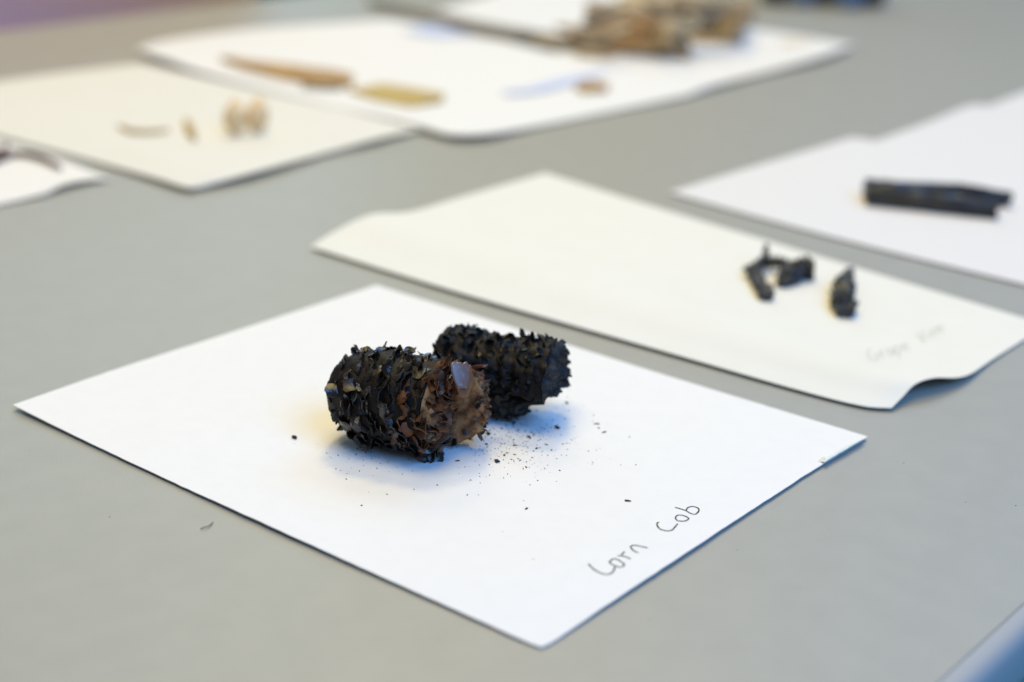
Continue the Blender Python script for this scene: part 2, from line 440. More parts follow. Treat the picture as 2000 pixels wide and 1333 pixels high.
p_ = [[(.1, .6), (.1, .1), (.08, -.4)], [(.1, .5), (.4, .6), (.55, .35), (.35, .02), (.1, .12)]]
e_ = [[(.08, .32), (.5, .36), (.4, .6), (.12, .5), (.08, .2), (.3, 0), (.55, .1)]]
V_ = [[(.05, 1), (.2, .5), (.35, 0), (.5, .5), (.75, 1)]]
i_ = [[(.1, .55), (.12, 0)], [(.1, .8), (.11, .84)]]
n_ = [[(.08, .58), (.1, 0)], [(.1, .4), (.35, .6), (.5, .4), (.52, 0)]]
onto('handwriting', strokes(word([(0, G_), (1, r_), (1.65, a_), (2.4, p_), (3.15, e_)], (1702, 708), (20.5, -6.5), (-13, -22)), .00034, 'p2', .0002), M['pencil'], p2)
onto('handwriting', strokes(word([(0, V_), (.95, i_), (1.35, n_), (2.1, e_)], (1800, 672), (17, -9.5), (-13, -20)), .00034, 'p2', .0002), M['pencil'], p2)

# white sheet with the charcoal stick, two more behind it
p3 = sheet('paper_sheet', 'p3',
    [(1307, 376, .0016), (1480, 424, .0014), (1700, 482, .0014), (2060, 570, .0014)],
    [(2060, 570, .0014), (2300, 480, .0014), (2480, 400, .0014)],
    [(1662, 269, .0022), (1700, 274, .0020), (1850, 307, .0018), (2050, 352, .0016), (2480, 400, .0014)],
    [(1307, 376, .0016), (1450, 332, .0014), (1600, 288, .0018), (1662, 269, .0022)],
    M['cool'], 'cool white sheet with a black charcoal stick on it', 'paper')
p4 = sheet('paper_sheet', 'p4',
    [(1640, 300, .0007), (1850, 340, .0007), (2200, 420, .0007)],
    [(2200, 420, .0007), (2350, 330, .0008), (2450, 260, .0008)],
    [(1908, 204, .0034), (2000, 226, .0020), (2200, 262, .0012), (2450, 300, .0008)],
    [(1640, 300, .0007), (1720, 272, .0018), (1820, 236, .0034), (1880, 211, .0042), (1908, 204, .0034)],
    M['cool'], 'cool white sheet tucked behind the charcoal stick sheet at the right', 'paper')
p4b = sheet('paper_sheet', 'p4b',
    [(1880, 226, .0008), (2000, 250, .0008), (2300, 320, .0008)],
    [(2300, 320, .0008), (2400, 250, .0008), (2450, 200, .0008)],
    [(2080, 150, .0020), (2200, 165, .0012), (2450, 200, .0008)],
    [(1880, 226, .0008), (1960, 196, .0018), (2080, 150, .0020)],
    M['cool'], 'farthest white sheet at the right edge of the photo', 'paper')

# cream sheet with tan shells, left
p5 = sheet('paper_sheet', 'p5',
    [(-140, 228, .0014), (0, 266, .0014), (160, 308, .0018), (300, 347, .0034), (362, 366, .0038), (390, 366, .0030)],
    [(390, 366, .0030), (500, 336, .0050), (640, 298, .0030), (740, 271, .0045), (838, 249, .0020)],
    [(275, 124, .0016), (420, 156, .0016), (620, 203, .0016), (838, 249, .0020)],
    [(-140, 228, .0014), (-40, 170, .0014), (60, 150, .0014), (275, 124, .0016)],
    M['cream2'], 'blurred cream sheet at left holding small tan shell pieces', 'paper')
# white sheet with brown twig, far left
p6 = sheet('paper_sheet', 'p6',
    [(-330, 400, .0012), (-150, 425, .0012), (0, 399, .0014), (90, 378, .0022)],
    [(90, 378, .0022), (125, 361, .0040), (170, 352, .0034), (214, 349, .0016)],
    [(-100, 250, .0009), (0, 275, .0009), (100, 305, .0009), (214, 349, .0014)],
    [(-330, 400, .0012), (-220, 330, .0012), (-100, 250, .0009)],
    M['white'], 'white sheet cut off by the left edge of the photo, under a brown twig', 'paper')
# large white sheet in the far middle and its neighbours
p7 = sheet('paper_sheet', 'p7',
    [(265, 97, .0065), (330, 118, .0060), (400, 143, .0030), (600, 196, .0020), (760, 234, .0030), (836, 256, .0022)],
    [(836, 256, .0022), (880, 263, .0052), (950, 262, .0056), (1050, 246, .0024), (1200, 216, .0018), (1352, 184, .0030)],
    [(760, 38, .0018), (900, 60, .0018), (1100, 110, .0018), (1352, 184, .0030)],
    [(265, 97, .0065), (330, 78, .0045), (500, 56, .0020), (760, 38, .0018)],
    M['white'], 'large white sheet in the far middle under the tan wedge and golden block', 'paper')
p8 = sheet('paper_sheet', 'p8',
    [(1000, 130, .0009), (1120, 160, .0009), (1300, 190, .0012), (1352, 176, .0040)],
    [(1352, 176, .0040), (1400, 165, .0050), (1500, 140, .0035), (1600, 112, .0060), (1668, 88, .0050)],
    [(1330, 40, .0010), (1450, 55, .0012), (1560, 70, .0018), (1668, 88, .0050)],
    [(1000, 130, .0009), (1120, 95, .0009), (1330, 40, .0010)],
    M['white'], 'far white sheet at right under the wood heap, with a faint reddish fleck on it', 'paper')
p9 = sheet('paper_sheet', 'p9',
    [(850, 22, .0020), (940, 42, .0020), (1080, 66, .0016), (1200, 86, .0012)],
    [(1200, 86, .0012), (1290, 50, .0012), (1400, 10, .0012)],
    [(1030, -32, .0014), (1200, -18, .0012), (1400, 10, .0012)],
    [(850, 22, .0020), (930, -2, .0020), (1030, -32, .0014)],
    M['white'], 'farthest white sheet at the top of the photo, behind the long thin stalk', 'paper')

# ------------------------------------------------------------------ corn cobs
def smooth(x):
    x = min(1.0, max(0.0, x)); return x * x * (3 - 2 * x)

def flake_mesh(seed, wd, ht, curl, cup, jag, name):
    """a cupped papery scale rooted at the origin: width along x, height along y, rounded uneven tip, two sides and a rim"""
    rs = random.Random(seed)
    nx, ny = 4, 4
    sk = rs.uniform(-.18, .18); tip = rs.uniform(.62, .95); mid = rs.uniform(.35, .6)
    jg = [rs.uniform(-jag, jag) for _ in range(nx + 1)]
    P = []
    for j in range(ny + 1):
        v = j / ny
        prof = math.sqrt(max(0.0, 1 - ((v - mid) / (tip if v > mid else .75)) ** 2 * .86))
        for i in range(nx + 1):
            u = i / nx * 2 - 1
            x = u * wd / 2 * prof + sk * wd * v
            y = ht * v * (1 - .16 * u * u * v) * (1 + (jg[i] if j == ny else jg[i] * .3 * v))
            z = curl * ht * v * v - cup * wd * u * u * (.35 + .65 * math.sin(math.pi * min(1, v * .8 + .1)))
            z += 0.12 * ht * noise.noise(Vector((u * 1.3 + seed, v * 2.6, seed * .7)))
            P.append(Vector((x, y, z)))
    W = nx + 1
    nrm = 0.00010
    V = [p + Vector((0, 0, nrm)) for p in P] + [p - Vector((0, 0, nrm)) for p in P]
    n0 = len(P)
    F = [(j * W + i, j * W + i + 1, (j + 1) * W + i + 1, (j + 1) * W + i) for j in range(ny) for i in range(nx)]
    F += [tuple(n0 + k for k in f[::-1]) for f in F]
    ns = len(F)
    rim = [j * W + nx for j in range(ny)] + [ny * W + i for i in range(nx, -1, -1)] + [j * W for j in range(ny - 1, -1, -1)]
    b0 = len(V); nr = len(rim)
    V += [V[p] for p in rim] + [V[n0 + p] for p in rim]
    for k in range(nr - 1):
        F.append((b0 + k, b0 + nr + k, b0 + nr + k + 1, b0 + k + 1))
    me = mesh(name, V, F)
    me.polygons.foreach_set('use_smooth', [k < ns for k in range(len(F))])
    return me

def build_cob(root, R, ext, rnoise, mod, core_m, face_m, zc, face_rough):
    """tapered core with a rounded left end and a broken right end, in the cob's own axes (x along, y far side, z up)"""
    NT, NV = 56, 84
    V = []; F = []
    def side(x, th):
        r = R(x) * (1 + rnoise * fbm(Vector((x * 260, math.cos(th) * 3.2, math.sin(th) * 3.2)), 4))
        if mod: r *= mod(x, th)
        return Vector((x, r * math.cos(th), zc + r * math.sin(th)))
    for i in range(NT + 1):
        t = (i / NT)
        for j in range(NV):
            th = 2 * math.pi * j / NV
            x = t * t * 0.25 + t * 0.75
            x = x * ext(math.cos(th), math.sin(th))
            V.append(side(x, th))
    for i in range(NT):
        for j in range(NV):
            k = (j + 1) % NV
            F.append((i * NV + j, i * NV + k, (i + 1) * NV + k, (i + 1) * NV + j))
    F.append(tuple(range(NV))[::-1])
    part('core', V, F, core_m, root, True)
    # broken end face
    V2 = []; F2 = []; NR = 22
    for q in range(NR + 1):
        rho = 1 - q / NR * 0.985
        for j in range(NV):
            th = 2 * math.pi * j / NV
            a, b = rho * math.cos(th), rho * math.sin(th)
            x = ext(a, b)
            base = side(x, th)
            y, z = base.y * rho, zc + (base.z - zc) * rho
            d = face_rough * fbm(Vector((a * 4.5, b * 4.5, 2.2 + R(0.02) * 99)), 4) + face_rough * .5 * noise.noise(Vector((a * 14, b * 14, 7)))
            V2.append(Vector((x + (d if q > 0 else 0) + 0.0004, y, z)))
    for q in range(NR):
        for j in range(NV):
            k = (j + 1) % NV
            F2.append((q * NV + j, q * NV + k, (q + 1) * NV + k, (q + 1) * NV + j))
    F2.append(tuple(NR * NV + j for j in range(NV)))
    part('broken_end', V2, F2, face_m, root, True)
    return side

def place_flakes(root, specs, view, limit, name, cluster_name, label=None):
    """the flakes that show largest become objects of their own, the rest one joined part"""
    inv = root.matrix_world.inverted()
    def score(s):
        p, m, me = s[0], s[1], s[2]
        n = s[3]
        return n.dot((view - p).normalized())
    specs = sorted(specs, key=score, reverse=True)
    for p, m, me, n, mt in specs[:limit]:
        o = link(name, me, None, root); o.matrix_local = m
        if mt is not me.materials[0]:
            o.material_slots[0].link = 'OBJECT'; o.material_slots[0].material = mt
    V = []; F = []; mats = []; MI = []
    for p, m, me, n, mt in specs[limit:]:
        b = len(V); V += [m @ v.co for v in me.vertices]
        if mt not in mats: mats.append(mt)
        for f in me.polygons:
            F.append(tuple(b + k for k in f.vertices)); MI.append(mats.index(mt))
    if V:
        me = mesh(cluster_name, V, F)
        for x in mats: me.materials.append(x)
        me.polygons.foreach_set('material_index', MI)
        o = link(cluster_name, me, None, root); o['kind'] = 'stuff'

def flake_at(pos, out, wdir, lean, roll, scale):
    """matrix: flake height runs along 'out' leaned towards 'lean', its width along wdir"""
    y = (out + lean).normalized()
    z = wdir.cross(y).normalized(); x = y.cross(z).normalized()
    m = Matrix(((x.x, y.x, z.x, pos.x), (x.y, y.y, z.y, pos.y), (x.z, y.z, z.z, pos.z), (0, 0, 0, 1)))
    return m @ Matrix.Rotation(roll, 4, 'Y') @ Matrix.Diagonal((scale[0], scale[1], scale[2], 1))

def variants(n, pre, m, wd, ht, jag, rs):
    out = []
    for k in range(n):
        me = flake_mesh(rs.randint(0, 9999) * .37, wd, ht, rs.uniform(-.35, .45), rs.choice((1, 1, 1, -1)) * rs.uniform(.08, .30), jag, pre)
        me.materials.append(m); out.append(me)
    return out

rs = random.Random(11)
GL1 = variants(16, 'husk_flake', M['char'], .0065, .0045, .12, rs)
GL2 = variants(14, 'husk_flake', M['char2'], .0044, .0036, .13, rs)
CH = variants(12, 'chaff_flake', M['brown'], .0056, .0052, .30, rs)

# --- near cob
def ext1(a, b):
    e = 0.0487 + 0.0108 * smooth((a - .08) / .30)
    e -= 0.014 * math.exp(-((a - .12) / .13) ** 2) * smooth((.55 - b) / .6)
    e -= 0.0045 * smooth((-.55 - b) / .4) * smooth((a - .1) / .2)
    r = math.hypot(a, b)
    e -= 0.0032 * r ** 7
    return e
def R1(x):
    t = x / 0.046
    cap = math.sqrt(max(0.0, 1 - (1 - min(1, max(0, x) / 0.0160)) ** 2)) * .58 + .42
    return (0.0164 + 0.0022 * smooth(t / .5)) * (cap if x < .0160 else 1) * (1 - .06 * smooth((t - .80) / .3))
a1 = on('p1', 690, 838)
C1 = at(659, 763, .0188); C1e = at(884, 797, .0198)
az1 = math.atan2(C1e.y - C1.y, C1e.x - C1.x) - rad(4)
z1 = drop('p1', C1.x, C1.y)
cob1 = tag(empty('corn_cob', (C1.x, C1.y, z1), az1), 'nearer charred corn cob piece with a brown broken end and pale hull', 'corn cob', 'charred corn cob pieces on the white card')
bpy.context.view_layer.update()
ZC1 = 0.0197
side1 = build_cob(cob1, R1, ext1, .06, None, M['charcore'], M['pith'], ZC1, .0026)
camloc = Vector((0, 0, H))
view1 = cob1.matrix_world.inverted() @ camloc
sp = []
rows = 20
for i in range(rows):
    x0 = .0006 + .00265 * i
    ncir = 23
    for j in range(ncir):
        th = 2 * math.pi * (j + .5 * (i % 2) + rs.uniform(-.28, .28)) / ncir + i * .07
        x = x0 + .0045 * (th / (2 * math.pi) - .5) + rs.uniform(-.0014, .0014)
        if x > ext1(math.cos(th), math.sin(th)) - .0012 or x < 0: continue
        p = side1(x, th); out = Vector((0, math.cos(th), math.sin(th)))
        circ = Vector((0, -math.sin(th), math.cos(th))); ax = Vector((1, 0, 0))
        low = smooth((-.62 - math.sin(th)) / .25)
        lean = ax * (rs.choice((1, 1, 1, 1, 1, -1)) * (rs.uniform(.75, 1.1) if (x > .008 and math.sin(th) < .45 and rs.random() < .3) else rs.uniform(1.1, 2.0)) + low * 1.5) + circ * rs.uniform(-.7, .7)
        if x < .007 and lean.x < 0: lean.x = -lean.x
        out2 = out.copy()
        if x < .006: out2 = (out - ax * (1 - x / .006) * .5).normalized()
        wdir = (circ + ax * rs.uniform(-.25, .75)).normalized()
        s = rs.choice((rs.uniform(.5, .8), rs.uniform(.75, 1.15), rs.uniform(.8, 1.05))); k = rs.uniform(.75, 1.25)
        if x < .009: s *= .78
        brown = ext1(math.cos(th), math.sin(th)) - x < .0003 + .016 * rs.random() ** 3.2
        me = rs.choice(CH if brown else GL1)
        m = flake_at(p - out * .0006, out2, wdir, lean, rs.uniform(-.35, .35), (s * k, s / k * (1 - .35 * low), s))
        sp.append((p, m, me, out2, me.materials[0]))
husk = [s for s in sp if s[4] is M['char']]; chaff = [s for s in sp if s[4] is not M['char']]
# crumpled brown chaff over the broken end
for k in range(210):
    th = rs.uniform(0, 2 * math.pi); rho = math.sqrt(rs.uniform(.08, .98))
    a, b = rho * math.cos(th), rho * math.sin(th)
    if (rs.random() < .35 and a > .25 and b < .35) or (abs(a - .12) < .16 and b < .35): continue
    x = ext1(a, b); rr = R1(x)
    p = Vector((x + .0002, rr * a, ZC1 + rr * b))
    out = (Vector((1, 0, 0)) * (1.0 - .5 * rho) + Vector((0, a, b)) * 1.1 * rho).normalized()
    wd = Vector((rs.uniform(-.4, .4), rs.uniform(-1, 1), rs.uniform(-1, 1))).normalized()
    lean = Vector((rs.uniform(-.3, .4), rs.uniform(-1.3, 1.3), rs.uniform(-1.3, 1.3)))
    s = rs.uniform(.5, 1.35) if a < .1 else rs.uniform(.4, .8); k2 = rs.uniform(.8, 1.3)
    me = rs.choice(CH)
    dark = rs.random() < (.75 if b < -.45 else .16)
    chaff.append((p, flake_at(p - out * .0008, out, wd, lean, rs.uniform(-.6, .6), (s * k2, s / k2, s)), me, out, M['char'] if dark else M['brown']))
pe = cob1.matrix_world @ Vector((.0485, .002, ZC1 + .0135))
dd = (pe - camloc).length
hp = cob1.matrix_world.inverted() @ (camloc + (at(902, 735, 0) - camloc).normalized() * (dd - .0050))
husk = [q for q in husk if (q[0] - hp).length > .0066]; chaff = [q for q in chaff if (q[0] - hp).length > .0066]
place_flakes(cob1, husk, view1, 290, 'husk_flake', 'husk_flake_mass')
place_flakes(cob1, chaff, view1, 260, 'chaff_flake', 'chaff_flake_mass')
# the pale hull lying against the top of the broken end
def hull(wd, ht, seed, amp):
    nx, ny = 8, 10; P = []
    for j in range(ny + 1):
        v = j / ny
        for i in range(nx + 1):
            u = i / nx * 2 - 1
            wv = (0.50 + .50 * smooth(v / .42)) * (1 - .16 * smooth((v - .88) / .2)) * (1 + .06 * math.sin(v * 9 + seed))
            wv *= 1 + .07 * noise.noise(Vector((v * 7, seed, u)))
            y = ht * (v - .5) + .05 * ht * noise.noise(Vector((u * 3, seed + 4, v * 2))) * (1.6 if j in (0, ny) else .3) - (.14 * ht * math.exp(-((u - .35) / .22) ** 2) if j == ny else 0)
            P.append(Vector((u * wd / 2 * wv, y, -amp * u * u - amp * .5 * (v - .5) ** 2 * 4 + .0003 * noise.noise(Vector((u * 2.5, v * 3, seed))))))
    W = nx + 1; n0 = len(P)
    V = [p + Vector((0, 0, .00012)) for p in P] + [p - Vector((0, 0, .00012)) for p in P]
    F = [(j * W + i, j * W + i + 1, (j + 1) * W + i + 1, (j + 1) * W + i) for j in range(ny) for i in range(nx)]
    F += [tuple(n0 + k for k in f[::-1]) for f in F]
    rim = list(range(nx)) + [j * W + nx for j in range(ny)] + [ny * W + i for i in range(nx, 0, -1)] + [j * W for j in range(ny, 0, -1)]
    for k in range(len(rim)):
        p, q = rim[k], rim[(k + 1) % len(rim)]; F.append((q, p, n0 + p, n0 + q))
    return V, F
def hull_at(px, py, depth_pull, wd, ht, m, name, nrm, upv, seed, amp):
    """stand a hull at the cob's surface, facing nrm, long axis along upv (world axes)"""
    o = camloc; d = (at(px, py, 0) - o).normalized()
    pos = o + d * depth_pull
    z = Vector(nrm).normalized(); y = (Vector(upv) - z * Vector(upv).dot(z)).normalized(); x = y.cross(z)
    mw = Matrix(((x.x, y.x, z.x, pos.x), (x.y, y.y, z.y, pos.y), (x.z, y.z, z.z, pos.z), (0, 0, 0, 1)))
    vf = hull(wd, ht, seed, amp)
    inv = cob1.matrix_world.inverted() @ mw
    return part(name, [inv @ v for v in vf[0]], vf[1], m, cob1, True)
hull_at(907, 745, dd - .0050, .0078, .0122, M['hullback'], 'kernel_hull', (.5, -.8, .35), (-.02, .3, 1), 3.0, .0005)
hull_at(901, 733, dd - .0066, .0074, .0102, M['hull'], 'kernel_hull', (.45, -.75, .50), (-.12, .4, 1), 1.0, .0004)

# --- far cob
def ext2(a, b):
    e = 0.0518 - 0.0120 * smooth((-.26 - b + .06 * math.sin(a * 9)) / .08)
    e -= 0.0024 * math.hypot(a, b) ** 6
    e += .0020 * noise.noise(Vector((a * 2.6, b * 2.6, 4.4))) + .0010 * noise.noise(Vector((a * 7, b * 7, 1.4)))
    return e
def R2(x):
    cap = math.sqrt(max(0.0, 1 - (1 - min(1, max(0, x) / 0.0045)) ** 2)) * .25 + .75
    return (0.0162 + .0006 * math.sin(x * 160)) * (cap if x < .0045 else 1)
C2 = at(861, 714, .018); C2e = at(1071, 738, .018)
az2 = math.atan2(C2e.y - C2.y, C2e.x - C2.x) - rad(6)
z2 = drop('p1', C2.x + .02, C2.y)
cob2 = tag(empty('corn_cob', (C2.x, C2.y, z2), az2), 'farther charred corn cob piece, all sooty black, partly hidden by the nearer one', 'corn cob', 'charred corn cob pieces on the white card')
bpy.context.view_layer.update()
ZC2 = .0180
def mod2(x, th):
    g = 1 - .20 * math.exp(-((math.sin(th) + .27) / .10) ** 2) * smooth((x - .024) / .010) * smooth(-math.cos(th) / .3)
    return g * (1 - .05 * math.exp(-((x - .020) / .004) ** 2))
side2 = build_cob(cob2, R2, ext2, .11, mod2, M['charcore'], M['charface'], ZC2, .0036)
view2 = cob2.matrix_world.inverted() @ camloc
sp = []
for i in range(21):
    for j in range(27):
        th = 2 * math.pi * (j + .5 * (i % 2) + rs.uniform(-.3, .3)) / 27 - i * .05
        x = .0005 + .0026 * i + .003 * (th / 6.283 - .5) + rs.uniform(-.0012, .0012)
        if x > ext2(math.cos(th), math.sin(th)) - .0016 or x < 0: continue
        if mod2(x, th) < .87 and rs.random() < .7: continue
        p = side2(x, th); out = Vector((0, math.cos(th), math.sin(th)))
        circ = Vector((0, -math.sin(th), math.cos(th))); ax = Vector((1, 0, 0))
        low = smooth((-.62 - math.sin(th)) / .25)
        lean = ax * (rs.choice((1, -1)) * rs.uniform(.6, 2.2) + low * 1.5) + circ * rs.uniform(-.9, .9)
        if x < .007 and lean.x < 0: lean.x = -lean.x
        wdir = (circ * rs.uniform(.5, 1) + ax * rs.uniform(-.9, .9)).normalized()
        s = rs.uniform(.5, 1.1); k = rs.uniform(.8, 1.25)
        me = rs.choice(GL2)
        sp.append((p, flake_at(p - out * .0007, out, wdir, lean, rs.uniform(-.5, .5), (s * k, s / k * (1 - .35 * low), s)), me, out, M['char2']))
place_flakes(cob2, sp, view2, 290, 'husk_flake', 'husk_flake_mass')

# ------------------------------------------------------------------ crumbs and dust on the front card
def crumb_mesh(seed, flat):
    V, F = lump(1, .66, flat * .7, 2, .75, 1.9, seed, 5.0)
    me = mesh('char_crumb', V, F); me.materials.append(M['crumb']); return me
CM = [crumb_mesh(k * 1.37 + .3, f) for k, f in enumerate((.45, .6, .35, .5, .7, .4))]
zc = lambda x, y: (550 + x / 2.854, 560 + y / 2.854)
seedp = zc(72, 847)
v, f = lump(.0026, .0015, .0012, 5, .18, 1.8, 4.0, 2.4)
p = on('p1', *seedp)
solo('seed_crumb', *xf((v, f), p, rad(-38)), M['crumb'], 'oval grey-black crumb lying alone left of the nearer cob', 'crumb', None, True)
crumbs = [(430, 870, 22), (422, 903, 14), (415, 938, 12), (455, 968, 8), (303, 1018, 8), (434, 1030, 8), (1152, 822, 24), (1142, 880, 16), (1157, 805, 12),
 (1242, 942, 16), (1237, 967, 8), (1300, 938, 12), (978, 973, 18), (1422, 902, 16), (1405, 918, 10), (1505, 913, 14), (1297, 887, 14), (1380, 840, 18), (1535, 790, 24),
 (1475, 882, 16), (1757, 766, 22), (1768, 790, 10), (1796, 814, 20), (1590, 652, 22), (1330, 970, 10), (1365, 977, 8), (1385, 968, 7), (1365, 1010, 10), (1380, 1008, 7),
 (1550, 1027, 10), (1238, 1068, 7), (1107, 1096, 7), (738, 1132, 7), (589, 1159, 9), (487, 1147, 6), (446, 1222, 8), (1035, 1162, 10), (1098, 1162, 6), (1350, 1195, 7),
 (1533, 1087, 6), (1385, 1107, 6), (1930, 1197, 18), (868, 1108, 8), (1710, 918, 8), (1755, 913, 8), (1617, 855, 10), (1592, 873, 8), (1243, 878, 10), (1227, 792, 14),
 (1200, 743, 14), (1295, 765, 18), (1230, 745, 10), (1103, 905, 8), (1040, 883, 7), (1080, 975, 8), (1365, 1240, 14), (1975, 995, 7), (1890, 995, 5), (1736, 982, 7),
 (1270, 905, 7), (1170, 845, 8), (1320, 800, 9), (1290, 780, 10), (1430, 860, 6), (1450, 940, 6), (1340, 915, 6), (1210, 860, 6), (1265, 985, 7), (1410, 985, 6), (1190, 905, 6)]
special = {(1200, 978): 'largest black crumb on the card, straight below the far cob', (992, 848): 'blackish green flat crumb right beside the nearer cob'}
for (x, y), lab in special.items():
    q = on('p1', *zc(x, y)); s = .0022
    o = link('char_crumb', CM[1 if x > 1000 else 2], None, None, q); o.rotation_euler = (0, 0, rs.uniform(0, 6)); o.scale = (s, s, s * (.8 if x > 1000 else .45))
    tag(o, lab, 'crumb')
for x, y, d in crumbs:
    q = on('p1', *zc(x, y)); s = d / 2.854 * .000215
    o = link('char_crumb', rs.choice(CM), None, None, q); o.rotation_euler = (0, 0, rs.uniform(0, 6)); o.scale = (s * rs.uniform(.9, 1.6), s * rs.uniform(.5, 1.1), s * rs.uniform(.5, 1.1))
    tag(o, 'tiny black char crumb scattered on the white card around the cobs', 'crumb', 'char crumbs scattered on the white card')
V = []; F = []
for k in range(1100):
    if k < 600: px, py = 1005 + rs.gauss(0, 75), 860 + rs.gauss(0, 40)
    elif k < 690: px, py = rs.uniform(620, 1330), rs.uniform(880, 1130)
    elif k < 800: px, py = 720 + rs.gauss(0, 60), 890 + rs.gauss(0, 22)
    else: px, py = 985 + rs.gauss(0, 45), 835 + rs.gauss(0, 24)
    if py > 950 and (px > 1100 or k % 3): continue
    q = on('p1', px, py); s = .00045 * rs.random() ** 2.8 + .00008
    a = rs.uniform(0, 6.28); c_, s_ = math.cos(a) * s, math.sin(a) * s
    b = len(V)
    V += [q + Vector((c_, s_, .00008)), q + Vector((-s_ * .6, c_ * .6, .00008)), q + Vector((-c_, -s_, .00008)), q + Vector((s_ * .6, -c_ * .6, .00008)), q + Vector((0, 0, .0001 + s * .6))]
    F += [(b, b + 1, b + 4), (b + 1, b + 2, b + 4), (b + 2, b + 3, b + 4), (b + 3, b, b + 4)]
o = solo('char_dust', V, F, M['crumb'], 'fine black char dust sprinkled over the white card below the cobs', 'dust'); o['kind'] = 'stuff'

V = []; F = []
for px, py in ((1765, 905), (1886, 981), (1984, 988), (1630, 1000), (1440, 1074), (1270, 1210), (96, 690), (214, 1010), (310, 1180), (1560, 1150), (1690, 1240), (860, 1250), (60, 880), (470, 470), (900, 420), (1230, 520 - 90)):
    q = at(px, py, 0.0001); s = rs.uniform(.00012, .00032); b = len(V)
    V += [q + Vector((s, 0, 0)), q + Vector((0, s * .7, 0)), q + Vector((-s, 0, 0)), q + Vector((0, -s * .7, 0)), q + Vector((0, 0, s * .8))]
    F += [(b, b + 1, b + 4), (b + 1, b + 2, b + 4), (b + 2, b + 3, b + 4), (b + 3, b, b + 4)]
o = solo('table_dust', V, F, M['crumb'], 'few tiny dark specks lying on the bare grey table top', 'dust'); o['kind'] = 'stuff'

# brown fibre on the bare table, front left
solo('fibre', *tube(catmull([at(392, 1033, .0004), at(403, 1029, .0009), at(410, 1026, .0006), at(416, 1020, .0004)], 14), [.00022] * 15, 6, .3), M['fibre'],
     'short brown fibre lying on the bare table in front of the white card', 'fibre', None, True)

# ------------------------------------------------------------------ charred twigs on the cream sheet
def limb(key, pts, m=20, rough=.72, seed=0., seg=12):
    """pts: (px, py, height above paper of the axis, radius)"""
    P = []; 
    for x, y, h, r in pts:
        q = at(x, y, h + .0012); P.append(q)
    path = catmull(P, m)
    rr = []
    for i in range(m + 1):
        t = i / m * (len(pts) - 1); k = min(len(pts) - 2, int(t)); fr = t - k
        rr.append((pts[k][3] * (1 - fr) + pts[k + 1][3] * fr) * 1.12 + .0004)
    return tube(path, rr, seg, rough, seed)
vf = join(limb('p2', [(1498, 582, .0028, .0026), (1488, 560, .0030, .0029), (1474, 538, .0034, .0027), (1466, 524, .0040, .0022), (1456, 527, .0044, .0010)], seed=1.),
          limb('p2', [(1470, 530, .0036, .0022), (1486, 515, .0044, .0026), (1497, 503, .0070, .0022), (1495, 487, .0110, .0011), (1498, 478, .0128, .0006)], seed=2.),
          limb('p2', [(1486, 514, .0045, .0026), (1508, 512, .0050, .0023), (1526, 515, .0045, .0019), (1545, 522, .0042, .0026)], seed=3.))
solo('charred_twig', *vf, M['twigchar'], 'forked black charred twig with a pointed tip standing up, left one on the cream sheet', 'twig')
vf = join(limb('p2', [(1524, 556, .0020, .0018), (1534, 546, .0034, .0034), (1548, 533, .0046, .0044), (1566, 527, .0050, .0046), (1580, 527, .0048, .0050), (1586, 527, .0048, .0049)], seed=5., rough=.6))
solo('charred_twig', *vf, M['twigchar'], 'stubby black charred twig with a flat cut end, middle one on the cream sheet', 'twig')
vf = join(limb('p2', [(1663, 526, .0050, .0010), (1657, 538, .0050, .0026), (1647, 556, .0046, .0040), (1645, 578, .0044, .0040), (1650, 597, .0042, .0044), (1653, 611, .0036, .0036)], seed=8., rough=.72),
          limb('p2', [(1652, 600, .0044, .0034), (1664, 597, .0046, .0024), (1672, 593, .0048, .0010)], m=8, seed=9.))
solo('charred_twig', *vf, M['twigchar'], 'upright curved black charred twig, right one on the cream sheet next to the writing', 'twig')

# ------------------------------------------------------------------ charcoal stick
def split(pts_bottom, h, wy, seed, m=26):
    """long split piece between two pixel points at its base; h height, wy thickness"""
    a = at(*pts_bottom[0], .0016); b = at(*pts_bottom[1], .0016)
    ax = (b - a); L = ax.length; ax.normalize(); lat = Vector((-ax.y, ax.x, 0))
    prof = [(-.5, 0), (-.58, .25), (-.52, .48), (-.50, .66), (-.36, .84), (-.24, .88), (-.05, 1.0), (.18, .94), (.38, .92), (.55, .5), (.5, 0)]
    V = []; n = len(prof)
    for i in range(m + 1):
        t = i / m
        for k, (y, z) in enumerate(prof):
            d = 1 + .16 * fbm(Vector((t * 4 + seed, k * .9, seed)), 4) + .10 * noise.noise(Vector((seed, k * 2.3, t * 1.2)))
            tp = 1 - .25 * smooth((t - .7) / .3)
            V.append(a + ax * (L * t + (.0060 * noise.noise(Vector((k * 1.3, seed, 5))) if i in (0, m) else 0)) + lat * (y * wy * d) + Vector((0, 0, z * h * d * tp)))
    F = [(i * n + k, i * n + k + 1, (i + 1) * n + k + 1, (i + 1) * n + k) for i in range(m) for k in range(n - 1)]
    F += [(i * n + n - 1, i * n, (i + 1) * n, (i + 1) * n + n - 1) for i in range(m)]
    F += [tuple(range(n))[::-1], tuple(m * n + k for k in range(n))]
    return V, F
st = tag(empty('charcoal_stick', at(1820, 400, .0016)), 'long black split charcoal stick lying on the cool white sheet at right', 'charcoal')
onto('split_piece', split([(1692, 398), (1946, 426)], .0118, .0095, 1.0), M['stick'], st)
onto('split_piece', split([(1688, 388), (1972, 402)], .0122, .0090, 4.0), M['stick'], st)

